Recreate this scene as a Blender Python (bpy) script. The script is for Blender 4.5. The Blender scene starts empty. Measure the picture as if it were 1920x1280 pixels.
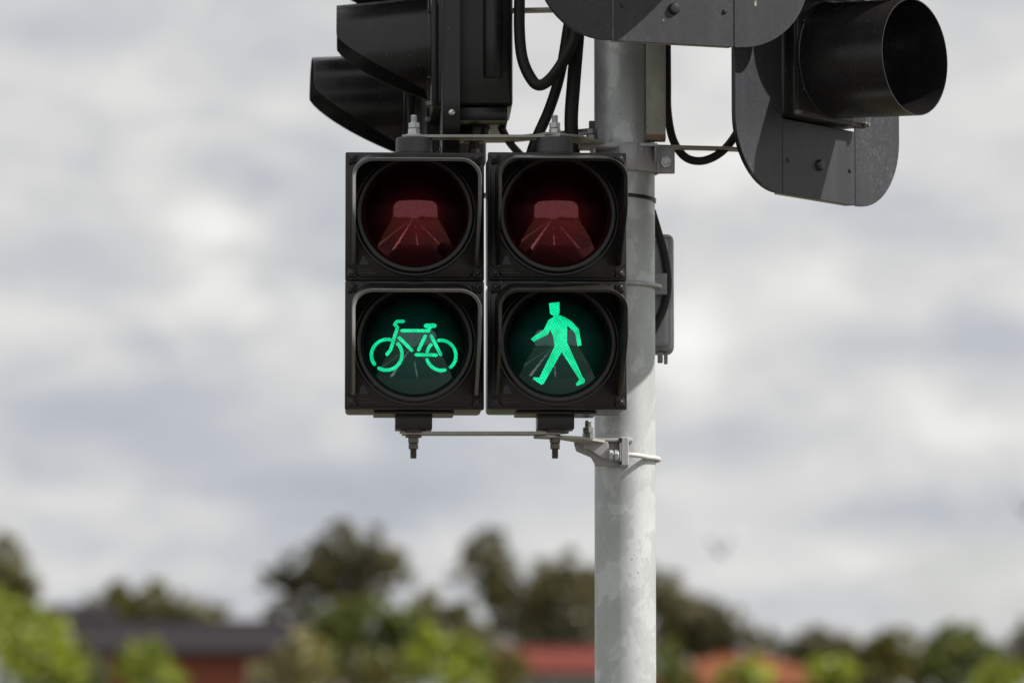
import bpy, bmesh, math, random
from mathutils import Vector, Matrix
random.seed(7)
R = math.radians
sc = bpy.context.scene

# ------------------------------------------------------------------ camera
F_MM, SENSOR = 200.0, 36.0
FPX = 1920 * F_MM / SENSOR           # focal length in photo pixels
DIST = 10.667                        # 1 px = 1 mm at the lanterns
ELEV = R(5.5)
CAM = Vector((0, -DIST * math.cos(ELEV), 1.6))
cd = bpy.data.cameras.new('camera'); cam = bpy.data.objects.new('camera', cd)
sc.collection.objects.link(cam); sc.camera = cam
cam.location = CAM; cam.rotation_euler = (R(90) + ELEV, 0, 0)
cd.lens = F_MM; cd.sensor_width = SENSOR; cd.clip_end = 20000; cd.clip_start = 0.1
cd.dof.use_dof = True; cd.dof.focus_distance = DIST - 0.02; cd.dof.aperture_fstop = 4.3; cd.dof.aperture_blades = 9
FWD = Vector((0, math.cos(ELEV), math.sin(ELEV))); UPV = Vector((0, -math.sin(ELEV), math.cos(ELEV)))
def ray(px, py):
    return FWD + Vector((1, 0, 0)) * ((px - 960) / FPX) + UPV * ((640 - py) / FPX)
def at(px, py, Y):
    "the point of the place at depth Y that stands at this spot of the photograph"
    d = ray(px, py); return CAM + d * ((Y - CAM.y) / d.y)

# ------------------------------------------------------------------ sun and sky
SUN_AZ, SUN_EL = R(-13), R(42)        # azimuth measured from +X (the photo's right), towards +Y
sdir = Vector((math.cos(SUN_AZ) * math.cos(SUN_EL), math.sin(SUN_AZ) * math.cos(SUN_EL), math.sin(SUN_EL)))
sl = bpy.data.lights.new('sun', 'SUN'); sl.energy = 5.0; sl.angle = R(0.6); sl.color = (1.0, 0.96, 0.90)
so = bpy.data.objects.new('sun', sl); sc.collection.objects.link(so)
so.rotation_euler = sdir.to_track_quat('Z', 'Y').to_euler(); so.location = (6, -2, 8)

w = bpy.data.worlds.new('World'); sc.world = w; w.use_nodes = True
nt = w.node_tree; nt.nodes.clear()
class G:
    "small helper to wire math nodes"
    def __init__(s, nt): s.nt = nt
    def n(s, t, **k):
        x = s.nt.nodes.new(t)
        for a, b in k.items(): setattr(x, a, b)
        return x
    def put(s, v, sock):
        if hasattr(v, 'is_linked') or isinstance(v, bpy.types.NodeSocket): s.nt.links.new(v, sock)
        else: sock.default_value = v
    def m(s, op, a, b=None, c=None):
        x = s.n('ShaderNodeMath', operation=op)
        for i, v in enumerate((a, b, c)):
            if v is not None: s.put(v, x.inputs[i])
        return x.outputs[0]
    def mix(s, f, a, b, mode='MIX'):
        x = s.n('ShaderNodeMix', data_type='RGBA', blend_type=mode)
        s.put(f, x.inputs[0]); s.put(a, x.inputs[6]); s.put(b, x.inputs[7]); return x.outputs[2]
    def ramp(s, v, stops, interp='LINEAR'):
        x = s.n('ShaderNodeValToRGB'); cr = x.color_ramp; cr.interpolation = interp
        while len(cr.elements) < len(stops): cr.elements.new(0.5)
        for e, (p, c) in zip(cr.elements, stops):
            e.position = p; e.color = (*c, 1) if len(c) == 3 else c
        s.put(v, x.inputs[0]); return x.outputs[0]
    def noise(s, vec, scale, detail=4, rough=0.5, dist=0.0):
        x = s.n('ShaderNodeTexNoise'); x.inputs['Scale'].default_value = scale; x.inputs['Detail'].default_value = detail
        x.inputs['Roughness'].default_value = rough; x.inputs['Distortion'].default_value = dist
        if vec is not None: s.put(vec, x.inputs['Vector'])
        return x.outputs[0]
    def mapping(s, vec, scale=(1, 1, 1), loc=(0, 0, 0), rot=(0, 0, 0)):
        x = s.n('ShaderNodeMapping'); x.inputs['Scale'].default_value = scale; x.inputs['Location'].default_value = loc
        x.inputs['Rotation'].default_value = rot
        s.put(vec, x.inputs[0]); return x.outputs[0]
g = G(nt)
tc = g.n('ShaderNodeTexCoord').outputs['Generated']
sky = g.n('ShaderNodeTexSky', sky_type='NISHITA', sun_disc=False, sun_elevation=SUN_EL, sun_rotation=R(90) - SUN_AZ,
          air_density=1.0, dust_density=1.5, ozone_density=1.0)
blue = g.mix(1.0, sky.outputs[0], (0.1, 0.1, 0.1, 1), 'MULTIPLY')
sep = g.n('ShaderNodeSeparateXYZ'); g.put(tc, sep.inputs[0])
yy = g.m('MAXIMUM', sep.outputs[1], 0.02)
u = g.m('DIVIDE', sep.outputs[0], yy); v = g.m('DIVIDE', sep.outputs[2], yy)
ahead = g.m('GREATER_THAN', sep.outputs[1], 0.3)
fb = g.noise(g.mapping(tc, (1, 1, 2.5), (0.31, 0.12, 0.05)), 12, 7, 0.58, 0.5)
fb2 = g.noise(g.mapping(tc, (1, 1, 2.0), (3.3, 1.7, 0.4)), 38, 6, 0.62, 0.6)
val = g.m('ADD', g.m('MULTIPLY', fb, 0.50), g.m('MULTIPLY', fb2, 0.36))
# single clouds that can be told apart in the photograph: (px, py, rx, ry, brightness)
CLOUDS = [(410, 425, 75, 55, .30), (480, 570, 130, 70, .13), (640, 700, 120, 80, .04), (340, 230, 200, 60, .05), (90, 60, 170, 70, -.14),
          (420, 30, 150, 40, -.02), (120, 480, 150, 70, -.07), (560, 130, 130, 60, -.03), (90, 760, 220, 60, -.10), (330, 830, 180, 50, -.06),
          (250, 960, 200, 50, .06), (560, 920, 250, 50, -.08), (850, 920, 200, 70, -.06), (1290, 650, 60, 130, .18), (1540, 520, 170, 80, .09),
          (1380, 820, 140, 60, -.08), (1620, 650, 160, 60, -.10), (1850, 640, 120, 70, -.12), (1790, 790, 160, 45, .08),
          (1690, 960, 230, 45, -.13), (1480, 930, 180, 40, .05), (1350, 300, 260, 120, .07), (1800, 250, 200, 150, -.03), (1860, 470, 110, 70, .04),
          (1620, 1060, 260, 55, .08), (1880, 1080, 120, 60, .08), (250, 1090, 260, 45, .09), (800, 1060, 120, 60, .04), (160, 610, 140, 50, .05)]
lump = g.m('ADD', g.m('MULTIPLY', fb2, 2.3), -0.2)
for (px, py, rx, ry, a) in CLOUDS:
    d = ray(px, py); u0, v0 = d.x / d.y, d.z / d.y
    du = g.m('MULTIPLY', g.m('SUBTRACT', u, u0), FPX / rx); dv = g.m('MULTIPLY', g.m('SUBTRACT', v, v0), FPX / ry)
    q = g.m('ADD', g.m('MULTIPLY', du, du), g.m('MULTIPLY', dv, dv))
    e = g.m('MULTIPLY', g.m('EXPONENT', g.m('MULTIPLY', q, -1.0)), a)
    val = g.m('ADD', val, g.m('MULTIPLY', g.m('MULTIPLY', e, ahead), lump))
cloud = g.ramp(val, [(0.22, (0.40, 0.428, 0.485)), (0.345, (0.53, 0.555, 0.60)), (0.435, (0.665, 0.668, 0.668)), (0.56, (0.835, 0.83, 0.815)), (0.76, (0.97, 0.97, 0.96))])
gap = g.ramp(g.noise(g.mapping(tc, (1, 1, 2.0), (7.1, 2.2, 0.9)), 9, 3, 0.5), [(0.60, (0, 0, 0)), (0.75, (0.35, 0.35, 0.35))])
col = g.mix(gap, cloud, blue)
bg = g.n('ShaderNodeBackground'); nt.links.new(col, bg.inputs[0]); bg.inputs[1].default_value = 0.745
wo = g.n('ShaderNodeOutputWorld'); nt.links.new(bg.outputs[0], wo.inputs[0])

vs = sc.view_settings
vs.view_transform = 'Standard'; vs.look = 'None'; vs.gamma = 1; vs.exposure = 0.4; vs.use_curve_mapping = False
sc.cycles.max_bounces = 5; sc.cycles.diffuse_bounces = 3; sc.cycles.glossy_bounces = 3; sc.cycles.adaptive_threshold = 0.015; sc.cycles.use_denoising = True

# ------------------------------------------------------------------ materials
def newmat(name):
    m = bpy.data.materials.new(name); m.use_nodes = True
    n = m.node_tree; b = n.nodes['Principled BSDF']; return m, G(n), b
def ob(g): return g.n('ShaderNodeTexCoord').outputs['Object']
def pos(g): return g.n('ShaderNodeNewGeometry').outputs['Position']
def bump(g, b, h, strength, dist=0.001, coat=False):
    x = g.n('ShaderNodeBump'); x.inputs['Strength'].default_value = strength; x.inputs['Distance'].default_value = dist
    g.put(h, x.inputs['Height']); g.nt.links.new(x.outputs[0], b.inputs['Normal'])
def specks(g, vec, scale, lo, hi):
    x = g.n('ShaderNodeTexVoronoi'); x.inputs['Scale'].default_value = scale; g.put(vec, x.inputs['Vector'])
    return g.ramp(x.outputs['Distance'], [(lo, (1, 1, 1)), (hi, (0, 0, 0))])

def m_plastic(name, base, rough, dust=0.25, dustcol=(0.16, 0.15, 0.14)):
    m, g, b = newmat(name); p = pos(g)
    n1 = g.noise(g.mapping(p, (2.2, 2.2, 0.7)), 9, 4, 0.55, 0.5); n2 = g.noise(p, 160, 3, 0.6)
    d = g.m('MULTIPLY', g.ramp(n1, [(0.42, (0, 0, 0)), (0.75, (1, 1, 1))]), dust)
    sp = g.m('MULTIPLY', specks(g, g.mapping(p, (1, 1, 0.7)), 75, 0.05, 0.11), g.ramp(g.noise(p, 9, 2), [(0.52, (0, 0, 0)), (0.6, (1, 1, 1))]))
    c = g.mix(d, (*base, 1), (*dustcol, 1)); c = g.mix(g.m('MULTIPLY', sp, min(1, dust * 2.5)), c, (0.32, 0.30, 0.26, 1))
    g.nt.links.new(c, b.inputs['Base Color'])
    g.put(g.m('ADD', g.m('ADD', g.m('MULTIPLY', n2, 0.03), g.m('MULTIPLY', n1, 0.16)), rough - 0.11), b.inputs['Roughness'])
    bump(g, b, n2, 0.012, 0.0005)
    return m
M = {}
M['plastic'] = m_plastic('black_plastic', (0.0135, 0.0120, 0.0110), 0.35, 0.20, (0.065, 0.056, 0.048))
M['paint'] = m_plastic('black_satin_paint', (0.0145, 0.0138, 0.0140), 0.29, 0.2, (0.06, 0.054, 0.05))
M['sunlit_rim'] = m_plastic('sunlit_rim_grey', (0.17, 0.167, 0.167), 0.36, 0.3, (0.24, 0.23, 0.22))  # paler grey paints sunlight onto the bicycle signal's hood rims
M['boss'] = m_plastic('grey_black_boss', (0.055, 0.055, 0.057), 0.5, 0.4, (0.16, 0.16, 0.16))

def m_board():
    m, g, b = newmat('weathered_target_board'); p = pos(g)
    streak = g.noise(g.mapping(p, (40, 40, 4)), 1, 4, 0.6)
    fine = g.noise(p, 130, 6, 0.72, 0.6); big = g.noise(p, 5, 5, 0.65)
    c = g.mix(g.m('MULTIPLY', g.ramp(streak, [(0.45, (0, 0, 0)), (0.8, (1, 1, 1))]), 0.35), (0.020, 0.021, 0.026, 1), (0.055, 0.057, 0.064, 1))
    dusty = g.m('MULTIPLY', g.ramp(fine, [(0.50, (0, 0, 0)), (0.66, (1, 1, 1))]), g.ramp(big, [(0.45, (0.02, 0.02, 0.02)), (0.66, (0.45, 0.45, 0.45))]))
    c = g.mix(dusty, c, (0.16, 0.155, 0.15, 1))
    drops = g.m('MULTIPLY', specks(g, g.mapping(p, (1, 1, 0.45)), 30, 0.07, 0.10), g.ramp(g.noise(p, 23, 1), [(0.55, (0, 0, 0)), (0.6, (1, 1, 1))]))
    c = g.mix(drops, c, (0.5, 0.48, 0.40, 1))
    g.nt.links.new(c, b.inputs['Base Color']); g.put(g.m('ADD', g.m('MULTIPLY', fine, 0.3), 0.33), b.inputs['Roughness'])
    bump(g, b, fine, 0.08, 0.0006); return m
M['board'] = m_board()

def m_galv(name, lo, hi, metal, stain=True, s=1.0):
    m, g, b = newmat(name); p = pos(g)
    a = g.noise(g.mapping(p, (1, 1, 0.8)), 15 * s, 5, 0.6, 0.25)
    patch = g.ramp(a, [(0.40, (0, 0, 0)), (0.52, (0.25, 0.25, 0.25)), (0.54, (0.9, 0.9, 0.9)), (0.70, (0.6, 0.6, 0.6))])
    soft = g.noise(p, 5 * s, 4, 0.6); fine = g.noise(g.mapping(p, (3, 3, 1)), 90, 4, 0.65)
    c = g.mix(g.m('MULTIPLY', patch, 0.6), (*lo, 1), (*hi, 1))
    c = g.mix(g.m('MULTIPLY', g.ramp(soft, [(0.35, (1, 1, 1)), (0.6, (0, 0, 0))]), 0.35), c, tuple(x * 0.78 for x in lo) + (1,))
    c = g.mix(0.18, c, fine, 'OVERLAY')
    if stain:
        k = g.m('MULTIPLY', specks(g, g.mapping(p, (1, 1, 2.2)), 60, 0.10, 0.16), g.ramp(g.noise(p, 12, 2), [(0.54, (0, 0, 0)), (0.60, (1, 1, 1))]))
        c = g.mix(g.m('MULTIPLY', k, 0.75), c, (0.06, 0.06, 0.055, 1))
    g.nt.links.new(c, b.inputs['Base Color']); b.inputs['Metallic'].default_value = metal
    g.put(g.m('ADD', g.m('MULTIPLY', patch, -0.07), 0.45), b.inputs['Roughness'])
    bump(g, b, fine, 0.08, 0.0006); return m
M['galv'] = m_galv('galvanised_steel', (0.45, 0.47, 0.465), (0.70, 0.725, 0.725), 0.36)
M['strip'] = m_galv('old_zinc_channel', (0.38, 0.37, 0.32), (0.54, 0.53, 0.48), 0.15, True, 2.2)
M['cast'] = m_galv('cast_aluminium', (0.44, 0.435, 0.445), (0.50, 0.495, 0.505), 0.25, False, 0.6)
M['strap'] = m_galv('strap_steel', (0.40, 0.38, 0.35), (0.48, 0.46, 0.43), 0.3, False, 2)
M['bolt'] = m_galv('zinc_bolt', (0.60, 0.62, 0.63), (0.75, 0.77, 0.78), 0.5, False, 5)
M['boltdark'] = m_galv('weathered_bolt', (0.20, 0.21, 0.20), (0.30, 0.31, 0.30), 0.6, False, 5)
M['boltbrown'] = m_galv('brown_bolt', (0.14, 0.12, 0.10), (0.20, 0.18, 0.15), 0.4, False, 5)
M['ubolt'] = m_galv('white_ubolt', (0.56, 0.56, 0.52), (0.66, 0.66, 0.62), 0.15, False, 2)
M['box'] = m_galv('grey_enclosure', (0.29, 0.30, 0.31), (0.32, 0.33, 0.34), 0.1, False, 1)

def plain(name, col, rough=0.5, metal=0.0, var=0.25, scale=20):
    m, g, b = newmat(name); n = g.noise(pos(g), scale, 4, 0.6)
    c = g.mix(n, tuple(x * (1 - var) for x in col) + (1,), tuple(min(1, x * (1 + var)) for x in col) + (1,))
    g.nt.links.new(c, b.inputs['Base Color']); b.inputs['Roughness'].default_value = rough; b.inputs['Metallic'].default_value = metal
    bump(g, b, n, 0.1, 0.001); return m
M['rubber'] = plain('black_conduit', (0.014, 0.0125, 0.010), 0.62, 0, 0.4, 40)
M['rubberbrown'] = plain('faded_conduit', (0.06, 0.05, 0.04), 0.5, 0, 0.4, 40)
M['tie'] = plain('black_tie', (0.01, 0.01, 0.01), 0.4)
M['rust'] = plain('rusty_end', (0.22, 0.15, 0.09), 0.8, 0, 0.4, 120)
M['dark'] = plain('screw_dark', (0.035, 0.033, 0.032), 0.35, 0.3)
M['steel'] = plain('bright_screw', (0.62, 0.60, 0.55), 0.25, 0.9)
M['lime_plastic'] = plain('yellow_green_plastic', (0.30, 0.34, 0.03), 0.3)

def m_lens(name, base, glow, lit, tint=(1, 1, 1), core=None):
    m, g, b = newmat(name); o = ob(g)
    vx = g.n('ShaderNodeTexVoronoi', distance='EUCLIDEAN'); vx.inputs['Scale'].default_value = 235; vx.inputs['Randomness'].default_value = 0.12
    g.put(g.mapping(o, (1, 0.0, 1), (0, 0, 0), (0, R(30), 0)), vx.inputs['Vector'])
    dots = g.ramp(vx.outputs['Distance'], [(0.15, (1, 1, 1)), (0.45, (0, 0, 0))])
    c = g.mix(dots, tuple(x * 0.4 for x in base) + (1,), tuple(x * 5 for x in base) + (1,))
    if core:     # red glow in the lens middle, put into its base colour
        dc = g.n('ShaderNodeVectorMath', operation='DISTANCE'); g.put(g.mapping(o, (1, 0, 1)), dc.inputs[0]); dc.inputs[1].default_value = (0, 0, core[1])
        rc = g.mix(dots, tuple(x * 0.35 for x in core[0]) + (1,), (*core[0], 1))
        c = g.mix(g.ramp(dc.outputs['Value'], [(0.012, (1, 1, 1)), (0.075, (0, 0, 0))], 'EASE'), c, rc)
    g.nt.links.new(c, b.inputs['Base Color']); b.inputs['Roughness'].default_value = 0.05
    b.inputs['IOR'].default_value = 2.25; g.put(g.mix(dots, tuple(x * 0.6 for x in tint) + (1,), (*tint, 1)), b.inputs['Specular Tint'])
    b.inputs['Coat Weight'].default_value = 0.55; b.inputs['Coat IOR'].default_value = 1.5; b.inputs['Coat Roughness'].default_value = 0.02
    bump(g, b, dots, 0.02, 0.0006)
    if lit:
        e = g.mix(dots, tuple(x * 0.2 for x in glow) + (1,), (*glow, 1))
        ds = g.n('ShaderNodeVectorMath', operation='DISTANCE'); g.put(g.mapping(o, (1, 0, 1)), ds.inputs[0]); ds.inputs[1].default_value = (0, 0, 0.110)
        e = g.mix(g.ramp(ds.outputs['Value'], [(0.03, (1, 1, 1)), (0.095, (0, 0, 0))]), (0, 0, 0, 1), e)
        g.nt.links.new(e, b.inputs['Emission Color']); b.inputs['Emission Strength'].default_value = 1.0
    return m
M['red_lens'] = m_lens('dark_red_lens', (0.009, 0.0003, 0.0008), (0, 0, 0), False, (1.0, 0.17, 0.18), ((0.26, 0.004, 0.014), 0.350))
M['green_lens'] = m_lens('green_lens', (0.0004, 0.003, 0.0025), (0.0004, 0.030, 0.021), True, (0.4, 0.75, 0.68))
def m_symbol():
    m, g, b = newmat('lit_green_symbol'); o = ob(g)
    vx = g.n('ShaderNodeTexVoronoi'); vx.inputs['Scale'].default_value = 235; vx.inputs['Randomness'].default_value = 0.12
    g.put(g.mapping(o, (1, 0.0, 1), (0, 0, 0), (0, R(30), 0)), vx.inputs['Vector'])
    e = g.ramp(vx.outputs['Distance'], [(0.12, (0.005, 0.90, 0.41)), (0.34, (0.0, 0.70, 0.31)), (0.54, (0.0, 0.42, 0.18))])
    un = g.noise(o, 45, 3, 0.6); e = g.mix(g.ramp(un, [(0.35, (0, 0, 0)), (0.65, (1, 1, 1))]), g.mix(1.0, e, (0.62, 0.72, 0.66, 1), 'MULTIPLY'), g.mix(1.0, e, (9.0, 1.12, 1.15, 1), 'MULTIPLY'))
    g.nt.links.new(e, b.inputs['Emission Color']); b.inputs['Emission Strength'].default_value = 1.0
    b.inputs['Base Color'].default_value = (0.0, 0.05, 0.03, 1); b.inputs['Roughness'].default_value = 0.3
    return m
M['symbol'] = m_symbol()

def m_leaf(name, c0, c1, scale=1.5):
    m, g, b = newmat(name); n = g.noise(pos(g), scale, 3, 0.6)
    c = g.mix(g.ramp(n, [(0.3, (0, 0, 0)), (0.7, (1, 1, 1))]), (*c0, 1), (*c1, 1))
    g.nt.links.new(c, b.inputs['Base Color']); b.inputs['Roughness'].default_value = 0.42
    tr = g.n('ShaderNodeBsdfTranslucent'); g.nt.links.new(c, tr.inputs[0])
    mx = g.n('ShaderNodeMixShader'); mx.inputs[0].default_value = 0.28
    g.nt.links.new(b.outputs[0], mx.inputs[1]); g.nt.links.new(tr.outputs[0], mx.inputs[2])
    g.nt.links.new(mx.outputs[0], g.nt.nodes['Material Output'].inputs[0]); return m
M['leaf_dark'] = m_leaf('olive_brown_leaf', (0.058, 0.058, 0.022), (0.165, 0.145, 0.055), 0.6)
M['leaf_olive'] = m_leaf('olive_leaf', (0.085, 0.082, 0.014), (0.18, 0.16, 0.024), 0.5)
M['leaf_green'] = m_leaf('mid_green_leaf', (0.055, 0.075, 0.012), (0.19, 0.22, 0.035), 0.8)
M['leaf_lime'] = m_leaf('lime_leaf', (0.13, 0.17, 0.013), (0.46, 0.52, 0.05), 1.6)
M['leaf_tan'] = m_leaf('dry_leaf', (0.22, 0.20, 0.07), (0.44, 0.39, 0.15), 1.6)
M['bark'] = plain('bark', (0.08, 0.065, 0.05), 0.9, 0, 0.4, 6)
M['brick'] = plain('red_brick', (0.26, 0.085, 0.055), 0.85, 0, 0.3, 3)
M['render'] = plain('pale_render', (0.55, 0.52, 0.50), 0.85, 0, 0.1, 2)
M['roof_grey'] = plain('charcoal_roof', (0.024, 0.021, 0.024), 0.7, 0, 0.25, 3)
M['roof_red'] = plain('dull_red_roof', (0.14, 0.036, 0.027), 0.8, 0, 0.2, 3)
M['roof_orange'] = plain('terracotta_roof', (0.17, 0.058, 0.028), 0.8, 0, 0.2, 3)
for k_ in ('roof_grey', 'roof_red', 'roof_orange', 'brick'): M[k_].node_tree.nodes['Principled BSDF'].inputs['Specular IOR Level'].default_value = 0.1
M['white'] = plain('white_paint', (0.75, 0.75, 0.74), 0.5, 0, 0.06, 3)
M['glass'] = plain('window_glass', (0.03, 0.035, 0.04), 0.05, 0, 0.1, 2)
M['asphalt'] = plain('asphalt', (0.055, 0.052, 0.05), 0.85, 0, 0.25, 30)
M['grass'] = plain('grass', (0.062, 0.060, 0.030), 0.9, 0, 0.35, 2)
M['concrete'] = plain('concrete', (0.33, 0.32, 0.30), 0.85, 0, 0.15, 8)
M['paving'] = plain('dark_paving', (0.085, 0.08, 0.075), 0.85, 0, 0.2, 8)
M['feather'] = plain('dark_feather', (0.03, 0.03, 0.035), 0.7)

# ------------------------------------------------------------------ mesh helpers (units: mm inside builders, scaled to m)
def link(name, me, mat, parent=None):
    o = bpy.data.objects.new(name, me); sc.collection.objects.link(o)
    if mat is not None and not me.materials: me.materials.append(M[mat] if isinstance(mat, str) else mat)
    if parent: o.parent = parent
    return o
def obj(name, bm, mat, parent=None, smooth=35, mm=True):
    bmesh.ops.recalc_face_normals(bm, faces=bm.faces)
    if mm: bmesh.ops.scale(bm, vec=(0.001,) * 3, verts=bm.verts)
    me = bpy.data.meshes.new(name); bm.to_mesh(me); bm.free()
    if smooth:
        me.polygons.foreach_set('use_smooth', [True] * len(me.polygons)); me.set_sharp_from_angle(angle=R(smooth))
    return link(name, me, mat, parent)
def empty(name, loc, rz=0, label=None, cat=None, group=None):
    o = bpy.data.objects.new(name, None); sc.collection.objects.link(o); o.location = loc; o.rotation_euler = (0, 0, rz)
    o.empty_display_size = 0.05
    return tag(o, label, cat, group)
def tag(o, label=None, cat=None, group=None, kind=None):
    for k, x in (('label', label), ('category', cat), ('group', group), ('kind', kind)):
        if x: o[k] = x
    return o
def BM(): return bmesh.new()
def merge(bm, tmp):
    vm = {x: bm.verts.new(x.co) for x in tmp.verts}
    for f in tmp.faces:
        try: bm.faces.new([vm[x] for x in f.verts])
        except ValueError: pass
    tmp.free()
def box(bm, c, s, bev=0, seg=2, mat=None):
    t = bmesh.new(); bmesh.ops.create_cube(t, size=1)
    bmesh.ops.scale(t, vec=s, verts=t.verts)
    if bev: bmesh.ops.bevel(t, geom=t.edges[:], offset=bev, segments=seg, affect='EDGES', profile=0.5)
    if mat: bmesh.ops.transform(t, matrix=mat, verts=t.verts)
    bmesh.ops.translate(t, vec=c, verts=t.verts); merge(bm, t)
def frame_of(d):
    d = d.normalized(); a = Vector((0, 0, 1)) if abs(d.z) < 0.9 else Vector((1, 0, 0))
    x = d.cross(a).normalized(); return x, d.cross(x).normalized()
def cyl(bm, p0, p1, r0, r1=None, n=24, rot=0.0):
    r1 = r0 if r1 is None else r1; p0, p1 = Vector(p0), Vector(p1); x, y = frame_of(p1 - p0); A = []; B = []
    for i in range(n):
        t = 2 * math.pi * i / n + rot; d = x * math.cos(t) + y * math.sin(t)
        A.append(bm.verts.new(p0 + d * r0)); B.append(bm.verts.new(p1 + d * r1))
    for i in range(n): bm.faces.new((A[i], A[(i + 1) % n], B[(i + 1) % n], B[i]))
    bm.faces.new(A[::-1]); bm.faces.new(B)
def lathe(bm, c, axis, prof, n=48, closed=False):
    "prof: (distance along axis, radius)"
    c = Vector(c); a = Vector(axis).normalized(); x, y = frame_of(a); rings = []
    for (h, r) in prof:
        if r < 1e-6: rings.append([bm.verts.new(c + a * h)])
        else: rings.append([bm.verts.new(c + a * h + (x * math.cos(2 * math.pi * i / n) + y * math.sin(2 * math.pi * i / n)) * r) for i in range(n)])
    prs = list(zip(rings, rings[1:])) + ([(rings[-1], rings[0])] if closed else [])
    for P, Q in prs:
        for i in range(n):
            j = (i + 1) % n
            f = [P[i % len(P)], P[j % len(P)], Q[j % len(Q)], Q[i % len(Q)]]
            f = list(dict.fromkeys(f))
            if len(f) > 2: bm.faces.new(f)
def tube(bm, pts, r, n=14, smooth=8, r1=None):
    P = [Vector(p) for p in pts]; C = []
    if smooth and len(P) > 2:
        Q = [P[0] * 2 - P[1]] + P + [P[-1] * 2 - P[-2]]
        for i in range(1, len(Q) - 2):
            for k in range(smooth):
                t = k / smooth; a, b, c, d = Q[i - 1], Q[i], Q[i + 1], Q[i + 2]
                C.append(0.5 * ((2 * b) + (c - a) * t + (2 * a - 5 * b + 4 * c - d) * t * t + (3 * b - a - 3 * c + d) * t ** 3))
        C.append(P[-1])
    else: C = P
    x, y = frame_of(C[1] - C[0]); rings = []
    for i, p in enumerate(C):
        d = (C[min(i + 1, len(C) - 1)] - C[max(i - 1, 0)]).normalized()
        x = (x - d * x.dot(d)).normalized(); y = d.cross(x)
        rr = r if r1 is None else r + (r1 - r) * i / (len(C) - 1)
        rings.append([bm.verts.new(p + (x * math.cos(2 * math.pi * k / n) + y * math.sin(2 * math.pi * k / n)) * rr) for k in range(n)])
    for A, B in zip(rings, rings[1:]):
        for k in range(n): bm.faces.new((A[k], A[(k + 1) % n], B[(k + 1) % n], B[k]))
    bm.faces.new(rings[0][::-1]); bm.faces.new(rings[-1])
def plate(bm, poly, y0, y1, bev=0, seg=1, axis='y'):
    "a flat outline (x, z) given thickness from y0 to y1; axis='z': outline (x, y) thick in z"
    t = bmesh.new(); A = []; B = []
    for (a, b) in poly:
        if axis == 'y': A.append(t.verts.new((a, y0, b))); B.append(t.verts.new((a, y1, b)))
        elif axis == 'x': A.append(t.verts.new((y0, a, b))); B.append(t.verts.new((y1, a, b)))
        else: A.append(t.verts.new((a, b, y0))); B.append(t.verts.new((a, b, y1)))
    n = len(A); t.faces.new(A[::-1]); t.faces.new(B)
    for i in range(n): t.faces.new((A[i], A[(i + 1) % n], B[(i + 1) % n], B[i]))
    bmesh.ops.recalc_face_normals(t, faces=t.faces)
    if bev:
        es = [e for e in t.edges if len(e.link_faces) == 2 and e.calc_face_angle(0) > R(40)]
        bmesh.ops.bevel(t, geom=es, offset=bev, segments=seg, affect='EDGES', profile=0.5)
    merge(bm, t)
def arc(cx, cz, r, a0, a1, n=10):
    return [(cx + r * math.cos(R(a0 + (a1 - a0) * i / n)), cz + r * math.sin(R(a0 + (a1 - a0) * i / n))) for i in range(n + 1)]
def hexnut(bm, c, axis, r, h, rot=0.0):
    c = Vector(c); a = Vector(axis).normalized()
    t = bmesh.new(); cyl(t, c, c + a * h, r, r, 6, rot)
    bmesh.ops.recalc_face_normals(t, faces=t.faces)
    es = [e for e in t.edges if e.calc_face_angle(0) > R(75)]
    bmesh.ops.bevel(t, geom=es, offset=r * 0.10, segments=1, affect='EDGES'); merge(bm, t)
def stud(parent, c, up, mat, r=6.5, h=44, nut=10.5, second=True, washer=15.5):
    "threaded stud with washer and two nuts; sits on c"
    c = Vector(c); a = Vector((0, 0, 1 if up else -1))
    bm = BM(); z = 0; prof = [(0, r - 0.9)]
    while z < h - 2: prof += [(z + 0.9, r), (z + 1.8, r - 0.9)]; z += 1.8
    prof += [(h, r - 1.5), (h, 0)]
    lathe(bm, c, a, prof, 16); s = obj('threaded_stud', bm, mat, parent, 20)
    bm = BM(); lathe(bm, c, a, [(0, 0), (0, washer), (2.6, washer), (2.6, 0)], 24); obj('washer', bm, mat, s)
    bm = BM(); hexnut(bm, c + a * 2.6, a, nut, 11, 0.35); obj('nut', bm, mat, s, 20)
    if second:
        bm = BM(); hexnut(bm, c + a * 14.2, a, nut, 10.5, 0.1); obj('nut', bm, mat, s, 20)

def visor_tunnel(rad, L, root_y, cz, cut=None, pitch=0, th=2.2, n=56):
    "tubular hood; cut(z/r) gives its length at that height (cutaway hood); returned bmesh opens towards -y"
    bm = BM(); rows = []
    angs = [R(-90) + 2 * math.pi * i / n for i in range(n)]
    for rr in (rad, rad - th):
        row0 = []; row1 = []
        for a in angs:
            x, z = math.cos(a) * rr, math.sin(a) * rr
            l = L * (cut(math.sin(a)) if cut else 1.0)
            row0.append(bm.verts.new((x, root_y, cz + z)))
            row1.append(bm.verts.new((x, root_y - l * math.cos(pitch), cz + z - l * math.sin(pitch))))
        rows.append((row0, row1))
    (o0, o1), (i0, i1) = rows
    for k in range(n):
        j = (k + 1) % n
        bm.faces.new((o0[k], o0[j], o1[j], o1[k])); bm.faces.new((i0[k], i1[k], i1[j], i0[j]))
        bm.faces.new((o1[k], o1[j], i1[j], i1[k])); bm.faces.new((o0[k], i0[k], i0[j], o0[j]))
    return bm
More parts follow.
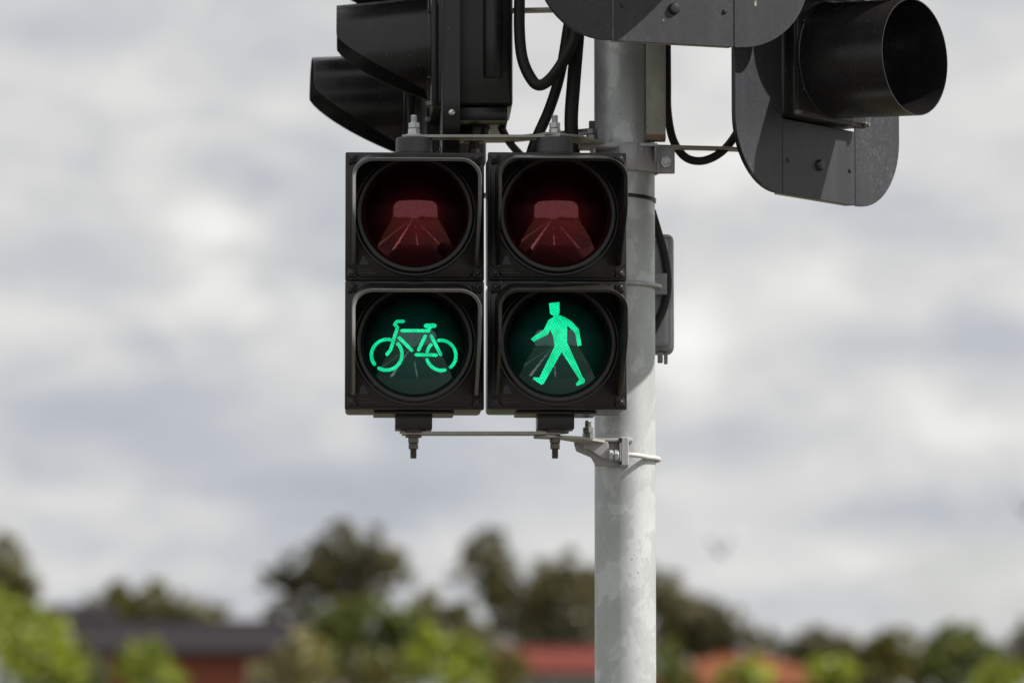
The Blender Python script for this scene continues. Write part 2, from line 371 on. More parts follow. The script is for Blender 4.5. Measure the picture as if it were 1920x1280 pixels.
def lens_cap(bm, R0, r, y_edge, cz, rings=14, n=64, lift=0.0):
    sag = lambda q: math.sqrt(R0 * R0 - q * q) - math.sqrt(R0 * R0 - r * r)
    lathe(bm, (0, y_edge, cz), (0, -1, 0), [(sag(r * (1 - i / rings)) + lift, r * (1 - i / rings)) for i in range(rings + 1)], n)

# ------------------------------------------------------------------ setting: ground, road (the road lies behind the camera and mirrors in the lenses)
def gz(y): 
    t = min(1, max(0, (y - 25) / 165)); return 6.0 * t * t * (3 - 2 * t)
bm = BM()
ys = [-3000, -600, -300, -120, -60, -30, -10, 0, 10, 20] + [25 + 165 * i / 16 for i in range(17)] + [220, 260, 320, 500, 1200, 4000]
xs = [-4000, -1000, -300, -100, -40, -15, 0, 15, 40, 100, 300, 1000, 4000]
G_ = [[bm.verts.new((x, y, gz(y))) for x in xs] for y in ys]
for i in range(len(ys) - 1):
    for j in range(len(xs) - 1): bm.faces.new((G_[i][j], G_[i][j + 1], G_[i + 1][j + 1], G_[i + 1][j]))
tag(obj('ground', bm, 'grass', None, 60, False), kind='structure')
bm = BM(); box(bm, (0.8, -151.5, 0.0), (9.6, 297, 0.012)); tag(obj('road', bm, 'asphalt', None, 0, False), kind='structure')
bm = BM(); box(bm, (0.8, -1.2, 0.05), (9.6, 3.5, 0.13), 0.012); tag(obj('footpath', bm, 'paving', None, 30, False), kind='structure')
for s in (-1, 1):
    bm = BM(); box(bm, (0.8 + s * 4.9, -151.5, 0.06), (0.18, 297, 0.14), 0.015); tag(obj('kerb', bm, 'concrete', None, 30, False), kind='structure')
rd = bpy.data.objects['road']
def mark(x, y0, y1, wd):
    bm = BM(); box(bm, (x, (y0 + y1) / 2, 0.0095), (wd, abs(y1 - y0), 0.006)); obj('road_marking', bm, 'white', rd, 0, False)
mark(-2.05, -120, -3.2, 0.30); mark(2.75, -120, -3.2, 0.11)
for k in range(9): mark(0.25, -3.4 - k * 9, -7.8 - k * 9, 0.10)

# ------------------------------------------------------------------ pole
PX, PY, PR = 0.2155, 0.200, 0.0580
def pz(py, Y=0.0): return at(960, py, Y).z          # height of a photo row at depth Y
pole = empty('signal_pole', (PX, PY, 0), 0, 'tall round galvanised steel pole carrying all the signal heads', 'pole')
bm = BM(); lathe(bm, (0, 0, 0), (0, 0, 1), [(0, 0), (0, 58.6), (2400, 58.2), (4300, 57.4), (4300, 0)], 64); obj('tube', bm, 'galv', pole, 40)
bm = BM(); lathe(bm, (0, 0, 0), (0, 0, 1), [(0, 0), (0, 130), (16, 130), (16, 0)], 32); obj('base_plate', bm, 'galv', pole, 40)
zt = lambda py: (pz(py, PY - PR)) * 1000
# flat zinc channel running up the front of the pole
bm = BM(); z0, z1 = zt(262), zt(-260)
box(bm, (59, -44, (z0 + z1) / 2), (37, 34, z1 - z0), 2.0, 2); ch = obj('channel', bm, 'strip', pole, 30)
bm = BM(); box(bm, (59, -44.6, z0 + 4.5), (37.6, 34.8, 11), 2.0, 2); obj('channel_end', bm, 'rust', ch, 30)
bm = BM(); lathe(bm, (0, 0, zt(366)), (0.07, 0.02, 1), [(-3.5, 58.2), (-3.5, 60.6), (3.5, 60.6), (3.5, 58.2)], 64, True); obj('cable_tie', bm, 'tie', pole, 30)

# ------------------------------------------------------------------ two-section lanterns for bicycles and walkers
LENS_R, LENS_r = 176.0, 98.0
def visor_square(cz, wall=4.2):
    "rounded hood with top and two sides, open below, sides cut back towards the bottom"
    hw, top, rc = 115.0, 110.0, 36.0
    path = [(-hw + 2, -96), (-hw + 1.4, -70), (-hw + 0.9, -40), (-hw + 0.4, -10), (-hw, 20), (-hw, 50)] + arc(-hw + rc, top - rc, rc, 180, 90, 9) + \
           [(-40, top), (0, top), (40, top)] + arc(hw - rc, top - rc, rc, 90, 0, 9) + \
           [(hw, 50), (hw, 20), (hw - 0.4, -10), (hw - 0.9, -40), (hw - 1.4, -70), (hw - 2, -96)]
    def dep(z):
        t = min(1, max(0, (z + 96) / 104)); return 32 + 143 * t
    bm = BM(); prof = []
    n = len(path)
    for i, (x, z) in enumerate(path):
        a = Vector(path[max(i - 1, 0)]); b = Vector(path[min(i + 1, n - 1)]); t = (b - a).normalized(); nr = Vector((-t.y, t.x))   # outward
        d = dep(z); flare = 2.2
        ring = []
        for (off, yy) in ((wall / 2, 0), (wall / 2, -d * 0.5), (wall / 2 + 0.2 * flare, -d + 8), (wall / 2 + flare, -d + 2.5), (wall / 2 + flare - 0.8, -d), (wall / 2 + flare - 1.6, -d - 0.2),
                          (-wall / 2 - 0.3, -d + 6.0), (-wall / 2, -d + 9), (-wall / 2, -d * 0.5), (-wall / 2, 0)):
            ring.append(bm.verts.new((x + nr.x * off, FACE + yy, cz + z + nr.y * off + yy * 0.17 * (0.35 + 0.65 * min(1, max(0, (z + 96) / 206))))))
        prof.append(ring)
    k = len(prof[0]); fr = BM()
    def skin(b_, idx, P, Q): 
        for a_, c_ in zip(idx, idx[1:]): b_.faces.new((P[a_], P[c_], Q[c_], Q[a_]))
    for P, Q in zip(prof, prof[1:]):
        for j in range(k): bm.faces.new((P[j], P[(j + 1) % k], Q[(j + 1) % k], Q[j]))
    bm.faces.new(prof[0][::-1]); bm.faces.new(prof[-1])
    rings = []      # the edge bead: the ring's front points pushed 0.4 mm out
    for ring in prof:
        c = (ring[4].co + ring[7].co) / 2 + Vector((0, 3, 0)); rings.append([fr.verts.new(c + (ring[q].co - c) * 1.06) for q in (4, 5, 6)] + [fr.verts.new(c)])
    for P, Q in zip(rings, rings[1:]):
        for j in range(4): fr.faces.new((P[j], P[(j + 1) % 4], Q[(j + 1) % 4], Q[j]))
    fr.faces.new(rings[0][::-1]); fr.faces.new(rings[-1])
    return bm, fr
FACE = -82.0            # front of the door, from the lantern's vertical axis
def sph(x, z, lift):    # depth of the lens surface at an offset from its centre
    q = min(x * x + z * z, LENS_r ** 2 * 1.0)
    return FACE - 5 - (math.sqrt(LENS_R ** 2 - q) - math.sqrt(LENS_R ** 2 - LENS_r ** 2)) - lift
def stroke(bm, pts, wd, cz, close=False, lift=0.7, cap=True):
    "a band of light following a line on the lens"
    P = [Vector(p) for p in pts]; fine = []
    for a, b in zip(P, P[1:]):
        m = max(1, int((b - a).length / 3))
        fine += [a + (b - a) * (i / m) for i in range(m)]
    fine.append(P[-1]); L = []
    for i, p in enumerate(fine):
        t = (fine[min(i + 1, len(fine) - 1)] - fine[max(i - 1, 0)]).normalized(); nr = Vector((-t.y, t.x)) * wd / 2
        hw_ = 1.0
        L.append([bm.verts.new((q.x, sph(q.x, q.y, lift), cz + q.y)) for q in (p + nr * hw_, p + nr * 0.35, p - nr * 0.35, p - nr * hw_)])
    for A, B in zip(L, L[1:]):
        for j in range(3): bm.faces.new((A[j], A[j + 1], B[j + 1], B[j]))
    if cap:
        for e, s in ((0, -1), (-1, 1)):
            p = fine[e]; t = (fine[1] - fine[0]).normalized() * -1 if e == 0 else (fine[-1] - fine[-2]).normalized()
            nr = Vector((-t.y, t.x)) * wd / 2; q = [p + nr, p + nr * 0.6 + t * wd * 0.34, p + t * wd * 0.42, p - nr * 0.6 + t * wd * 0.34, p - nr]
            bm.faces.new([bm.verts.new((a.x, sph(a.x, a.y, lift + 0.06), cz + a.y)) for a in q])
def bike_symbol(cz):
    S = 0.965 / 3.555; ox, oz = (630 - 773.5) * .965 - 2, -(510 - 639.5) * .965 + 2
    c = lambda x, z: (x * S + ox, -z * S + oz)
    def ar(cx, cz_, r, a0, a1):
        cx, cz_ = c(cx, cz_); r *= S; return arc(cx, cz_, r, a0, a1, 26)
    bm = BM(); W = 6.3
    stroke(bm, ar(325, 552, 104, 76, 217), W, cz); stroke(bm, ar(325, 552, 104, 238, 405), W, cz)
    stroke(bm, ar(697, 555, 102, 101, -51), W, cz); stroke(bm, ar(697, 555, 102, -74, -162), W, cz); stroke(bm, ar(697, 555, 98, 168, 135), W, cz)
    stroke(bm, [c(438, 325), c(396, 325), c(377, 345), c(398, 366), c(350, 522), c(326, 550)], W, cz, lift=0.9)
    stroke(bm, [c(426, 390), c(612, 390)], W, cz); stroke(bm, [c(606, 392), c(624, 362)], W, cz, lift=1.0)
    stroke(bm, [c(590, 356), c(652, 353)], 8.4, cz, lift=1.1); stroke(bm, [c(408, 437), c(496, 525)], W, cz, lift=1.1)
    stroke(bm, [c(588, 426), c(541, 523)], W, cz); stroke(bm, [c(524, 555), c(664, 555)], W, cz, lift=1.0)
    stroke(bm, [c(628, 425), c(694, 552)], W, cz, lift=1.2)
    return bm
def walker_symbol(cz):
    S = 0.98 / 3.2825; ox, oz = (890 - 1040.0) * .98 - 3.5, -(510 - 639.5) * .98 + 3
    P = [(447, 188), (512, 180), (512, 238), (506, 264), (545, 279), (584, 303), (631, 352), (647, 452), (622, 460), (609, 388), (596, 366), (558, 332), (556, 440),
         (571, 470), (655, 646), (672, 664), (668, 684), (622, 702), (614, 690), (636, 664), (522, 498), (414, 690), (400, 696), (347, 661), (352, 649), (386, 654), (478, 462),
         (470, 402), (452, 356), (438, 388), (350, 433), (331, 415), (413, 356), (440, 298), (474, 276), (470, 268), (452, 256)]
    from mathutils.geometry import tessellate_polygon
    pts = [Vector((x * S + ox, -z * S + oz, 0)) for x, z in P]; bm = BM(); cache = {}
    def vert(p):
        k = (round(p.x, 3), round(p.y, 3))
        if k not in cache: cache[k] = bm.verts.new((p.x, 0, p.y))
        return cache[k]
    def split(a, b, c, n):
        if n == 0:
            try: bm.faces.new((vert(a), vert(b), vert(c)))
            except ValueError: pass
            return
        ab, bc, ca = (a + b) / 2, (b + c) / 2, (c + a) / 2
        for f in ((a, ab, ca), (ab, b, bc), (ca, bc, c), (ab, bc, ca)): split(*f, n - 1)
    for f in tessellate_polygon([pts]): split(*[pts[k] for k in f], 3)
    for q in bm.verts:
        x, z = q.co.x, q.co.z; q.co.y = sph(x, z, 0.9); q.co.z = cz + z
    return bm
def clip_mesh():
    bm = BM()
    box(bm, (0, -4, 0), (17, 9, 17), 1.5, 1); box(bm, (0, -9, 1), (12, 4, 10), 1.5, 1)
    lathe(bm, (0, -9, -1), (0, -1, 0), [(0, 5.2), (2.6, 5.0), (4.2, 3.2), (4.6, 0)], 14)
    bmesh.ops.recalc_face_normals(bm, faces=bm.faces); bmesh.ops.scale(bm, vec=(0.001,) * 3, verts=bm.verts)
    me = bpy.data.meshes.new('corner_clip'); bm.to_mesh(me); bm.free(); me.materials.append(M['plastic']); return me
CLIP = clip_mesh()
def lantern(name, label, px, yaw, symbol, low_mat, edge):
    z_bot = at(px, 767.5, -0.08).z
    t = empty(name, ((px - 960) / 1000, 0.0, z_bot), yaw, label, 'traffic light')
    W, H = 259.0, 241.0
    for k in range(2):
        cz = H * (0.5 + k); lc = cz + (2 if k == 0 else 3)
        bm = BM(); box(bm, (0, -5, cz), (W - 4, 140, H - 1.5), 7, 3)
        box(bm, (0, FACE + 14, cz), (W, 18, H - 0.8), 2.5, 2)
        h = obj('housing', bm, 'plastic', t, 30)
        a, b, q = W / 2 - 4, H / 2 - 5, 25
        bm = BM(); plate(bm, [(-a + q, cz - b), (a - q, cz - b), (a, cz - b + q), (a, cz + b - q), (a - q, cz + b), (-a + q, cz + b), (-a, cz + b - q), (-a, cz - b + q)], FACE, FACE + 12, 2.2, 2)
        d = obj('door', bm, 'plastic', t, 30)
        bm = BM(); lathe(bm, (0, FACE, lc), (0, -1, 0), [(-2, 116), (2, 116), (3, 114.5), (3, 111), (9, 110), (11.5, 107), (11, 101), (7, 98.5), (3, 97.5), (-2, 97.5)], 72, True)
        obj('bezel', bm, 'plastic', d, 25)
        bm = BM(); lens_cap(bm, LENS_R, LENS_r, FACE - 5, lc)
        if k: bmesh.ops.rotate(bm, cent=(0, FACE, lc), matrix=Matrix.Rotation(R(random.uniform(-1.3, 1.3)), 3, 'Z') @ Matrix.Rotation(R(random.uniform(-0.8, 0.8)), 3, 'X'), verts=bm.verts)
        obj('lens', bm, low_mat if k == 0 else 'red_lens', t, 60)
        if k == 0: obj('lit_symbol', symbol(lc), 'symbol', t, 60)
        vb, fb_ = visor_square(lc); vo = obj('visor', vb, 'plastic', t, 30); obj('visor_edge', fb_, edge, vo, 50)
        for sx in (-1, 1):
            for sz in (-1, 1):
                c = link('corner_clip', CLIP, None, d); c.location = (sx * (W / 2 - 13) / 1000, (FACE + 4) / 1000, (cz + sz * (H / 2 - 14)) / 1000)
                c.rotation_euler = (0, random.uniform(-.2, .2) + (0 if sz < 0 else math.pi), 0)
        # small moulded maker's marks below the hood's left foot
        bm = BM()
        for r_, (x0, n_) in enumerate(((-103, 9), (-101, 12))):
            for i in range(n_):
                box(bm, (x0 + i * 2.5, FACE - 0.2, cz - 101 - r_ * 6), (1.5, 1.0, random.uniform(2.0, 3.4)), 0)
        plate(bm, [(-103, cz - 92), (-86, cz - 92), (-93, cz - 76), (-99, cz - 76)], FACE - 0.5, FACE + 1, 0.2)
        tag(obj('moulded_mark', bm, 'paint', d, 0), kind='stuff')
        for (x, y, z, sz_) in ((0, FACE - 0.5, cz + b - 4, (14, 1.6, 3)), (-112, FACE - 3, lc, (9, 5, 3)), (112, FACE - 3, lc, (9, 5, 3))):
            bm = BM(); box(bm, (x, y, z), sz_, .5, 1); obj('moulded_rib', bm, 'plastic', d, 0)
    Ht = 2 * H
    bm = BM(); lathe(bm, (0, 0, Ht - 1), (0, 0, 1), [(0, 0), (0, 35.5), (5, 35.5), (5, 33.6), (8, 33.6), (9, 34.6), (35, 34.2), (37, 32.5), (37, 0)], 40); obj('top_boss', bm, 'boss', t, 30)
    stud(t, (0, 0, Ht + 41), True, 'bolt', 6.3, 39, 11)
    bm = BM(); box(bm, (0, 0, -15.5), (69, 60, 33), 2, 2); lathe(bm, (0, 0, -33), (0, 0, -1), [(-1, 0), (-1, 26), (5, 26), (5, 0)], 32); obj('bottom_boss', bm, 'plastic', t, 30)
    stud(t, (0, 0, -43), False, 'boltbrown', 6.3, 42, 10)
    bm = BM(); box(bm, (0, -6, -3), (150, 100, 5), 1.5, 1); obj('sealing_tray', bm, 'plastic', t, 30)
    return t
bikeL = lantern('bicycle_signal', 'black two-lens signal showing a green lit bicycle below a dark red lens', 775.5, R(2.3), bike_symbol, 'green_lens', 'sunlit_rim')
walkL = lantern('pedestrian_signal', 'black two-lens signal showing a green walking figure, in front of the pole', 1040.5, R(3.0), walker_symbol, 'green_lens', 'plastic')

# ------------------------------------------------------------------ straps and clamps that carry the lanterns
XL, XR = (775.5 - 960) / 1000, (1040.5 - 960) / 1000
ztop = bikeL.location.z + 0.4835 + 0.0365     # strap lies on the top bosses
zbot = bikeL.location.z - 0.0385
def strap(name, path, z, th, wd, mat, parent):
    "flat bar laid along a path in plan, path in metres"
    P = [Vector((x * 1000, y * 1000)) for x, y in path]; L, Rr = [], []
    for i, p in enumerate(P):
        t = (P[min(i + 1, len(P) - 1)] - P[max(i - 1, 0)]).normalized(); n_ = Vector((-t.y, t.x)) * wd / 2
        L.append(p + n_); Rr.append(p - n_)
    bm = BM(); plate(bm, [(q.x, q.y) for q in L + Rr[::-1]], z * 1000 - th / 2, z * 1000 + th / 2, 0.8, 1, axis='z')
    return obj(name, bm, mat, parent, 30)
cx_, cy_ = 0.152, 0.118        # bolt joining strap and clamp
ub = empty('mounting_bracket', (0, 0, 0), 0, 'upper grey bracket, cast clamp round the pole and flat strap over the lantern tops', 'bracket')
lb = empty('mounting_bracket', (0, 0, 0), 0, 'lower grey bracket under the two lanterns, held to the pole by a pale U-bolt', 'bracket')
for par, z in ((ub, ztop), (lb, zbot)):
    strap('strap', [(XL - 0.022, 0), (-0.05, 0), (XR + .01, 0.0)], z, 5.5, 40, 'strap', par)
    strap('strap_tail', [(XR - 0.028, -0.008), (XR + 0.03, 0.03), (cx_ + 0.012, cy_ + 0.02)], z + (0.0045 if par is ub else -0.0062), 5, 46, 'strap', par)
stud(ub, (cx_ * 1000, cy_ * 1000, ztop * 1000 + 7), True, 'boltdark', 6.3, 40, 11)
stud(lb, (cx_ * 1000 - 8, cy_ * 1000, zbot * 1000 - 3.5), True, 'boltdark', 6.3, 38, 11)
# upper clamp: collar of two castings with lug, gusset and bolted ear
zc0, zc1 = zt(319), zt(267)
bm = BM(); n = 64; prof = [(zc0, 58.8), (zc0, 65), (zc0 + 3, 66.5), (zc1 - 3, 66.5), (zc1, 65), (zc1, 58.8)]
lathe(bm, (PX * 1000, PY * 1000, 0), (0, 0, 1), prof, n, True); col_ = obj('clamp_collar', bm, 'cast', ub, 30)
for a in (-100, -72, -128):
    ca, sa = math.cos(R(a)), math.sin(R(a)); bm = BM(); box(bm, (PX * 1000 + 66 * ca, PY * 1000 + 66 * sa, (zc0 + zc1) / 2), (5, 4, zc1 - zc0 - 4), 1.5, 2, Matrix.Rotation(R(a), 3, 'Z').to_4x4())
    obj('clamp_rib', bm, 'cast', ub, 30)
bm = BM(); box(bm, (PX * 1000 - 52, PY * 1000 - 62, zc1 - 9), (74, 56, 9), 2, 2); box(bm, (PX * 1000 - 60, PY * 1000 - 60, zc1 - 22), (8, 50, 24), 2, 2)
obj('clamp_lug', bm, 'cast', ub, 30)
ex = PX * 1000 + 78
bm = BM(); box(bm, (ex, PY * 1000 - 12, (zc0 + zc1) / 2 - 2), (36, 12, zc1 - zc0 - 2), 2, 2); box(bm, (PX * 1000 + 58, PY * 1000 - 10, (zc0 + zc1) / 2 - 2), (20, 26, zc1 - zc0 - 4), 2, 2); obj('clamp_ear', bm, 'cast', ub, 30)
bm = BM(); hexnut(bm, (ex + 1, PY * 1000 - 18, zc0 + 20), (0, -1, 0), 12, 9, 0.2); lathe(bm, (ex + 1, PY * 1000 - 27, zc0 + 20), (0, -1, 0), [(0, 6), (7, 5.6), (7.5, 0)], 16); obj('clamp_bolt', bm, 'bolt', ub, 25)
for dx in (30, 56):   # gusset pair carrying the little shelf at the right of the collar
    bm = BM(); plate(bm, [(y0_ + PY * 1000, z_) for y0_, z_ in ((-30, zc1 - 2), (-56, zc1 - 4), (-66, zc1 - 16), (-40, zc1 - 38), (-30, zc1 - 38))], PX * 1000 + dx, PX * 1000 + dx + 4, 0.8, 1, axis='x')
    obj('gusset', bm, 'cast', ub, 30)
bm = BM(); box(bm, (PX * 1000 + 45, PY * 1000 - 46, zc1 - 5), (34, 34, 6), 1.2, 1); obj('shelf', bm, 'cast', ub, 30)
# lower clamp: casting on the pole's front left and a U-bolt round the back
zl0, zl1 = zt(874), zt(824); x0 = PX * 1000; y0 = PY * 1000
bm = BM(); plate(bm, [(-58, zl0), (-12, zl0), (-12, zl1), (-98, zl1), (-98, zl1 - 9), (-94, zl1 - 22), (-66, zl1 - 34), (-60, zl0 + 6)], -74, -56, 2, 2)
for q in bm.verts: q.co.x += x0; q.co.y += y0
box(bm, (x0 - 40, y0 - 68, zl1 - 3), (106, 44, 7), 2, 2)
plate(bm, [(x0 - 92, zl1 - 6), (x0 - 34, zl1 - 6), (x0 - 30, zl0 + 13), (x0 - 42, zl0 + 12)], y0 - 90, y0 - 84, 1, 1)
obj('clamp_casting', bm, 'cast', lb, 30)
bm = BM()   # slotted upright flange
for (a, b, c, d) in ((-12, zl0 - 2, 20, 4 + 6), (-12, zl1 - 10, 20, 12)): box(bm, (x0 - 4, y0 - 77, b + d / 2), (17, 46, d), 1.2, 1)
box(bm, (x0 - 9, y0 - 77, (zl0 + zl1) / 2), (7, 46, zl1 - zl0 + 3), 1.2, 1)
for yy_ in (-98, -58): box(bm, (x0 - 2, y0 + yy_, (zl0 + zl1) / 2), (14, 5, zl1 - zl0 + 2), 1.2, 1)
obj('slotted_flange', bm, 'cast', lb, 30)
bm = BM(); zz = zl0 + 20
hexnut(bm, (x0 - 24, y0 - 92, zz - 1), (-1, 0, 0), 11, 8, 0.3); obj('flange_nut', bm, 'bolt', lb, 20)
bm = BM(); hexnut(bm, (x0 - 14, y0 - 92, zz - 1), (-1, 0, 0), 11.5, 8, 0.1); obj('flange_nut', bm, 'bolt', lb, 20)
bm = BM(); hexnut(bm, (x0 - 74, y0 - 80, zl1 - 14), (0, -1, 0), 6, 7, 0.3); obj('casting_screw', bm, 'bolt', lb, 20)
bm = BM()
tube(bm, [(x0 - 26, y0 - 92, zz), (x0 + 20, y0 - 88, zz - 1)] + [(x0 + 64.5 * math.cos(R(a)), y0 + 64.5 * math.sin(R(a)), zz - 2 - (a + 50) * 0.01) for a in range(-48, 150, 12)], 4.6, 12, 4)
obj('u_bolt', bm, 'ubolt', lb, 40)

# ------------------------------------------------------------------ vehicle signal heads
def cutaway(s):           # s = height on the hood from -1 to 1
    return 1.0 if s > 0.34 else max(0.04, 1 - 0.96 * ((0.34 - s) / 1.16) ** 1.3)
def panel_poly(x0, x1, z0, z1, rad, side):
    "board side panel, outer corners rounded"
    if side < 0: return [(x1, z0)] + [(x1, z1)] + arc(x0 + rad, z1 - rad, rad, 90, 180, 14) + arc(x0 + rad, z0 + rad, rad, 180, 270, 14)
    return [(x0, z0)] + arc(x1 - rad, z0 + rad, rad, 270, 360, 14) + arc(x1 - rad, z1 - rad, rad, 0, 90, 14) + [(x0, z1)]
def vehicle_signal(label, loc, yaw, L, full, sections=3, wing=150, depth=135, pitch=R(4), spigot=0.0, drop=145, F=-30.0, rad=106.5, lip=False, H=238.0):
    t = empty('vehicle_signal', loc, yaw, label, 'traffic light')
    W = 240.0; top = H * sections
    hw = W / 2
    # target board: two wings, one piece below and one above the lamp sections
    wl = obj_panel(t, panel_poly(-hw - wing, -hw - 1, -drop, top + drop, 140, -1)); wr = obj_panel(t, panel_poly(hw + 1, hw + wing, -drop, top + drop, 140, 1))
    lo = obj_panel(t, [(-hw + 0.5, -drop), (hw - 0.5, -drop), (hw - 0.5, -2), (-hw + 0.5, -2)], 3.0); hi = obj_panel(t, [(-hw + .5, top + 2), (hw - .5, top + 2), (hw - .5, top + drop), (-hw + .5, top + drop)], 3.0)
    for sd in (-1, 1):      # folded edge of the board, running round both corners
        o_ = arc(sd * (hw + wing - 140), -drop + 140, 139.4, 270, 360 if sd > 0 else 180, 14) + arc(sd * (hw + wing - 140), top + drop - 140, 139.4, 0 if sd > 0 else 180, 90, 14)
        i_ = arc(sd * (hw + wing - 140), -drop + 140, 136.4, 270, 360 if sd > 0 else 180, 14) + arc(sd * (hw + wing - 140), top + drop - 140, 136.4, 0 if sd > 0 else 180, 90, 14)
        bm = BM(); plate(bm, o_ + i_[::-1], -0.4, 30 if lip else 6); obj('folded_edge', bm, 'paint', wr if sd > 0 else wl, 30)
    bm = BM(); box(bm, (0, 9, -drop + 2), (W - 4, 18, 3), .5, 1); obj('folded_edge', bm, 'strap', lo, 0)
    for (x, z, r) in ((-hw + 18, -drop + 66, 4), (0, -drop + 66, 11), (hw - 18, -drop + 66, 4.5)):
        bm = BM(); lathe(bm, (x, -3.4, z), (0, -1, 0), [(0, r), (r * 0.25, r), (r * 0.6, r * 0.75), (r * 0.75, 0)], 18); obj('rivet', bm, 'dark', lo, 40)
    for k in range(sections):
        cz = H * (k + 0.5)
        bm = BM(); box(bm, (0, (F + 14 + depth) / 2 - 4, cz), (W - 10, depth + 10 - F, H - 4), 9, 3)
        box(bm, (0, depth - 30, cz + 14), (W - 4, 40, H - 84), 6, 2); obj('housing', bm, 'paint', t, 30)
        bm = BM(); box(bm, (0, F + 6, cz), (W - 2, 14, H - 3), 3, 2); d = obj('door', bm, 'paint', t, 30)
        for sx in (-1, 1):
            bm = BM(); box(bm, (sx * (hw - 7), F - 3, cz - H / 2 + 8), (12, 10, 9), 1.5, 1); cyl(bm, (sx * (hw - 7), F - 7.9, cz - H / 2 + 8), (sx * (hw - 7), F - 12, cz - H / 2 + 8), 3.4, 3, 10)
            obj('door_latch', bm, 'boltdark', d, 30)
        bm = BM(); lathe(bm, (0, F, cz), (0, -1, 0), [(-1, 112), (5, 112), (7, 110), (7, 103), (-1, 103)], 64, True); obj('bezel', bm, 'paint', d, 25)
        bm = BM(); lens_cap(bm, 230, 102, F - 1, cz, 10, 48); obj('lens', bm, LENSES[k % 3], t, 60)
        obj('visor', visor_tunnel(rad, L, F + 2, cz, None if full else cutaway, pitch, 2.0), 'paint', t, 40)
        for a in (35, 145, 215, 325):
            x, z = 113 * math.cos(R(a)), 113 * math.sin(R(a)); bm = BM(); box(bm, (x, F - 4, cz + z), (10, 8, 8), 2, 1); obj('visor_tab', bm, 'paint', d, 30)
    bm = BM(); box(bm, (0, (6 + depth) / 2, -12), (W - 8, depth - 8, 26), 4, 2); obj('base_casting', bm, 'paint', t, 30)
    if spigot:
        bm = BM(); lathe(bm, (0, spigot, -22), (0, 0, -1), [(-4, 0), (-4, 33), (14, 31), (24, 31), (24, 0)], 32); obj('spigot', bm, 'paint', t, 30)
        stud(t, (0, spigot, -50), False, 'boltbrown', 6, 26, 11, True, 20)
    return t
def obj_panel(t, poly, y0=0.0):
    bm = BM(); plate(bm, poly, -3.2 + y0 * 0.0, 0.0, 0.7, 1)
    # folded stiffening lip along the outer edge, behind
    return obj('board_panel', bm, 'board', t, 30)
def m_flat_lens(nm, c): return m_lens(nm, c, (0, 0, 0), False)
LENSES = [m_flat_lens('unlit_green_lens', (0.02, 0.06, 0.045)), m_flat_lens('unlit_amber_lens', (0.12, 0.05, 0.005)), m_flat_lens('unlit_red_lens', (0.09, 0.006, 0.006))]
# right: turned well to the photo's right, tubular hood
sR = vehicle_signal('black signal head turned right, with a full round tube hood over its lens', at(1533, 233, 0.12), R(52), 196, True, 3, 152, 60, R(3), rad=110.5)
# upper middle: nearly facing the camera, only its board's lower end in view
sM = vehicle_signal('black target board in front of the pole top, cut by the frame edge', at(1262, -62, -0.17), R(20), 190, False, 3, 152, 120, R(4), 0, 145)
# left pair
sN = vehicle_signal('black signal head in side view above the bicycle signal, board seen edge-on', at(829, 217, 0.315), R(-88.5), 186, False, 3, 150, 126, R(6), 62, F=-22, lip=True, H=252.0)
sF = vehicle_signal('black signal head half hidden at far left, hood lowest of the side-facing ones', at(784, 325, 0.70), R(-85), 186, False, 3, 150, 120, R(3), 90, lip=True, H=268.0)
# bright screw on the near board's wing
bm = BM(); lathe(bm, (269, 15, -31), (1, 0, 0), [(0, 6.5), (2, 6.3), (4.2, 4), (4.6, 1.5), (3.0, 0)], 18); obj('board_screw', bm, 'steel', sN, 40)
# arms of the vehicle heads
def arm(head, pts, wd, th=7, mat='strap'):
    o = strap('mounting_arm', [(p[0], p[1]) for p in pts], pts[0][2], th, wd, mat, head)
    o.matrix_parent_inverse = (Matrix.Translation(head.location) @ head.rotation_euler.to_matrix().to_4x4()).inverted()
zA = at(890, 262, 0.23).z
p = at(890, 262, 0.23); q = sN.matrix_basis @ Vector((0, 0.062, 0)); 
arm(sN, [(q.x - 0.03, q.y, sN.location.z - 0.0475), (q.x + 0.06, q.y - 0.004, 0), (PX - 0.05, PY - 0.02, 0)], 42)
q2 = sF.matrix_basis @ Vector((0, 0.09, 0))
arm(sF, [(q2.x - 0.03, q2.y, sF.location.z - 0.0475), (q2.x + 0.1, q2.y - 0.05, 0), (PX - 0.02, PY + 0.05, 0)], 42)
q3 = at(1480, 279, 0.30)
zr = at(1330, 277, 0.23).z
arm(sR, [(PX + 0.06, PY + 0.02, zr), (0.40, 0.245, zr), (0.60, 0.32, zr)], 36, 5)
p1 = at(1000, 18, 0.23)
arm(sN, [(-0.02, 0.25, p1.z), (0.06, 0.24, p1.z), (PX, PY + 0.02, p1.z)], 34, 6)

# ------------------------------------------------------------------ cables
def cable(label, pts, r, mat='rubber'):
    bm = BM(); tube(bm, [tuple(at(x, y, Y) * 1000) for x, y, Y in pts], r, 14, 10)
    return tag(obj('signal_cable', bm, mat, None, 60), label, 'cable')
cable('thick black cable making a deep U-loop between left head and middle board', [(972, -130, .20), (974, -20, .18), (974, 60, .15), (980, 112, .13), (996, 148, .12), (1012, 160, .115), (1034, 146, .12), (1060, 108, .14), (1078, 60, .17), (1086, -40, .20)], 11)
cable('black cable slanting down behind the pedestrian signal stud, crossing the loop', [(1078, -40, .22), (1064, 60, .215), (1050, 140, .21), (1030, 205, .20), (1002, 270, .19), (985, 330, .2)], 10.5)
cable('thick straight black cable hanging just left of the pole', [(1090, -60, .21), (1084, 50, .19), (1076, 150, .17), (1071, 230, .16), (1076, 300, .17), (1085, 360, .2)], 13.5)
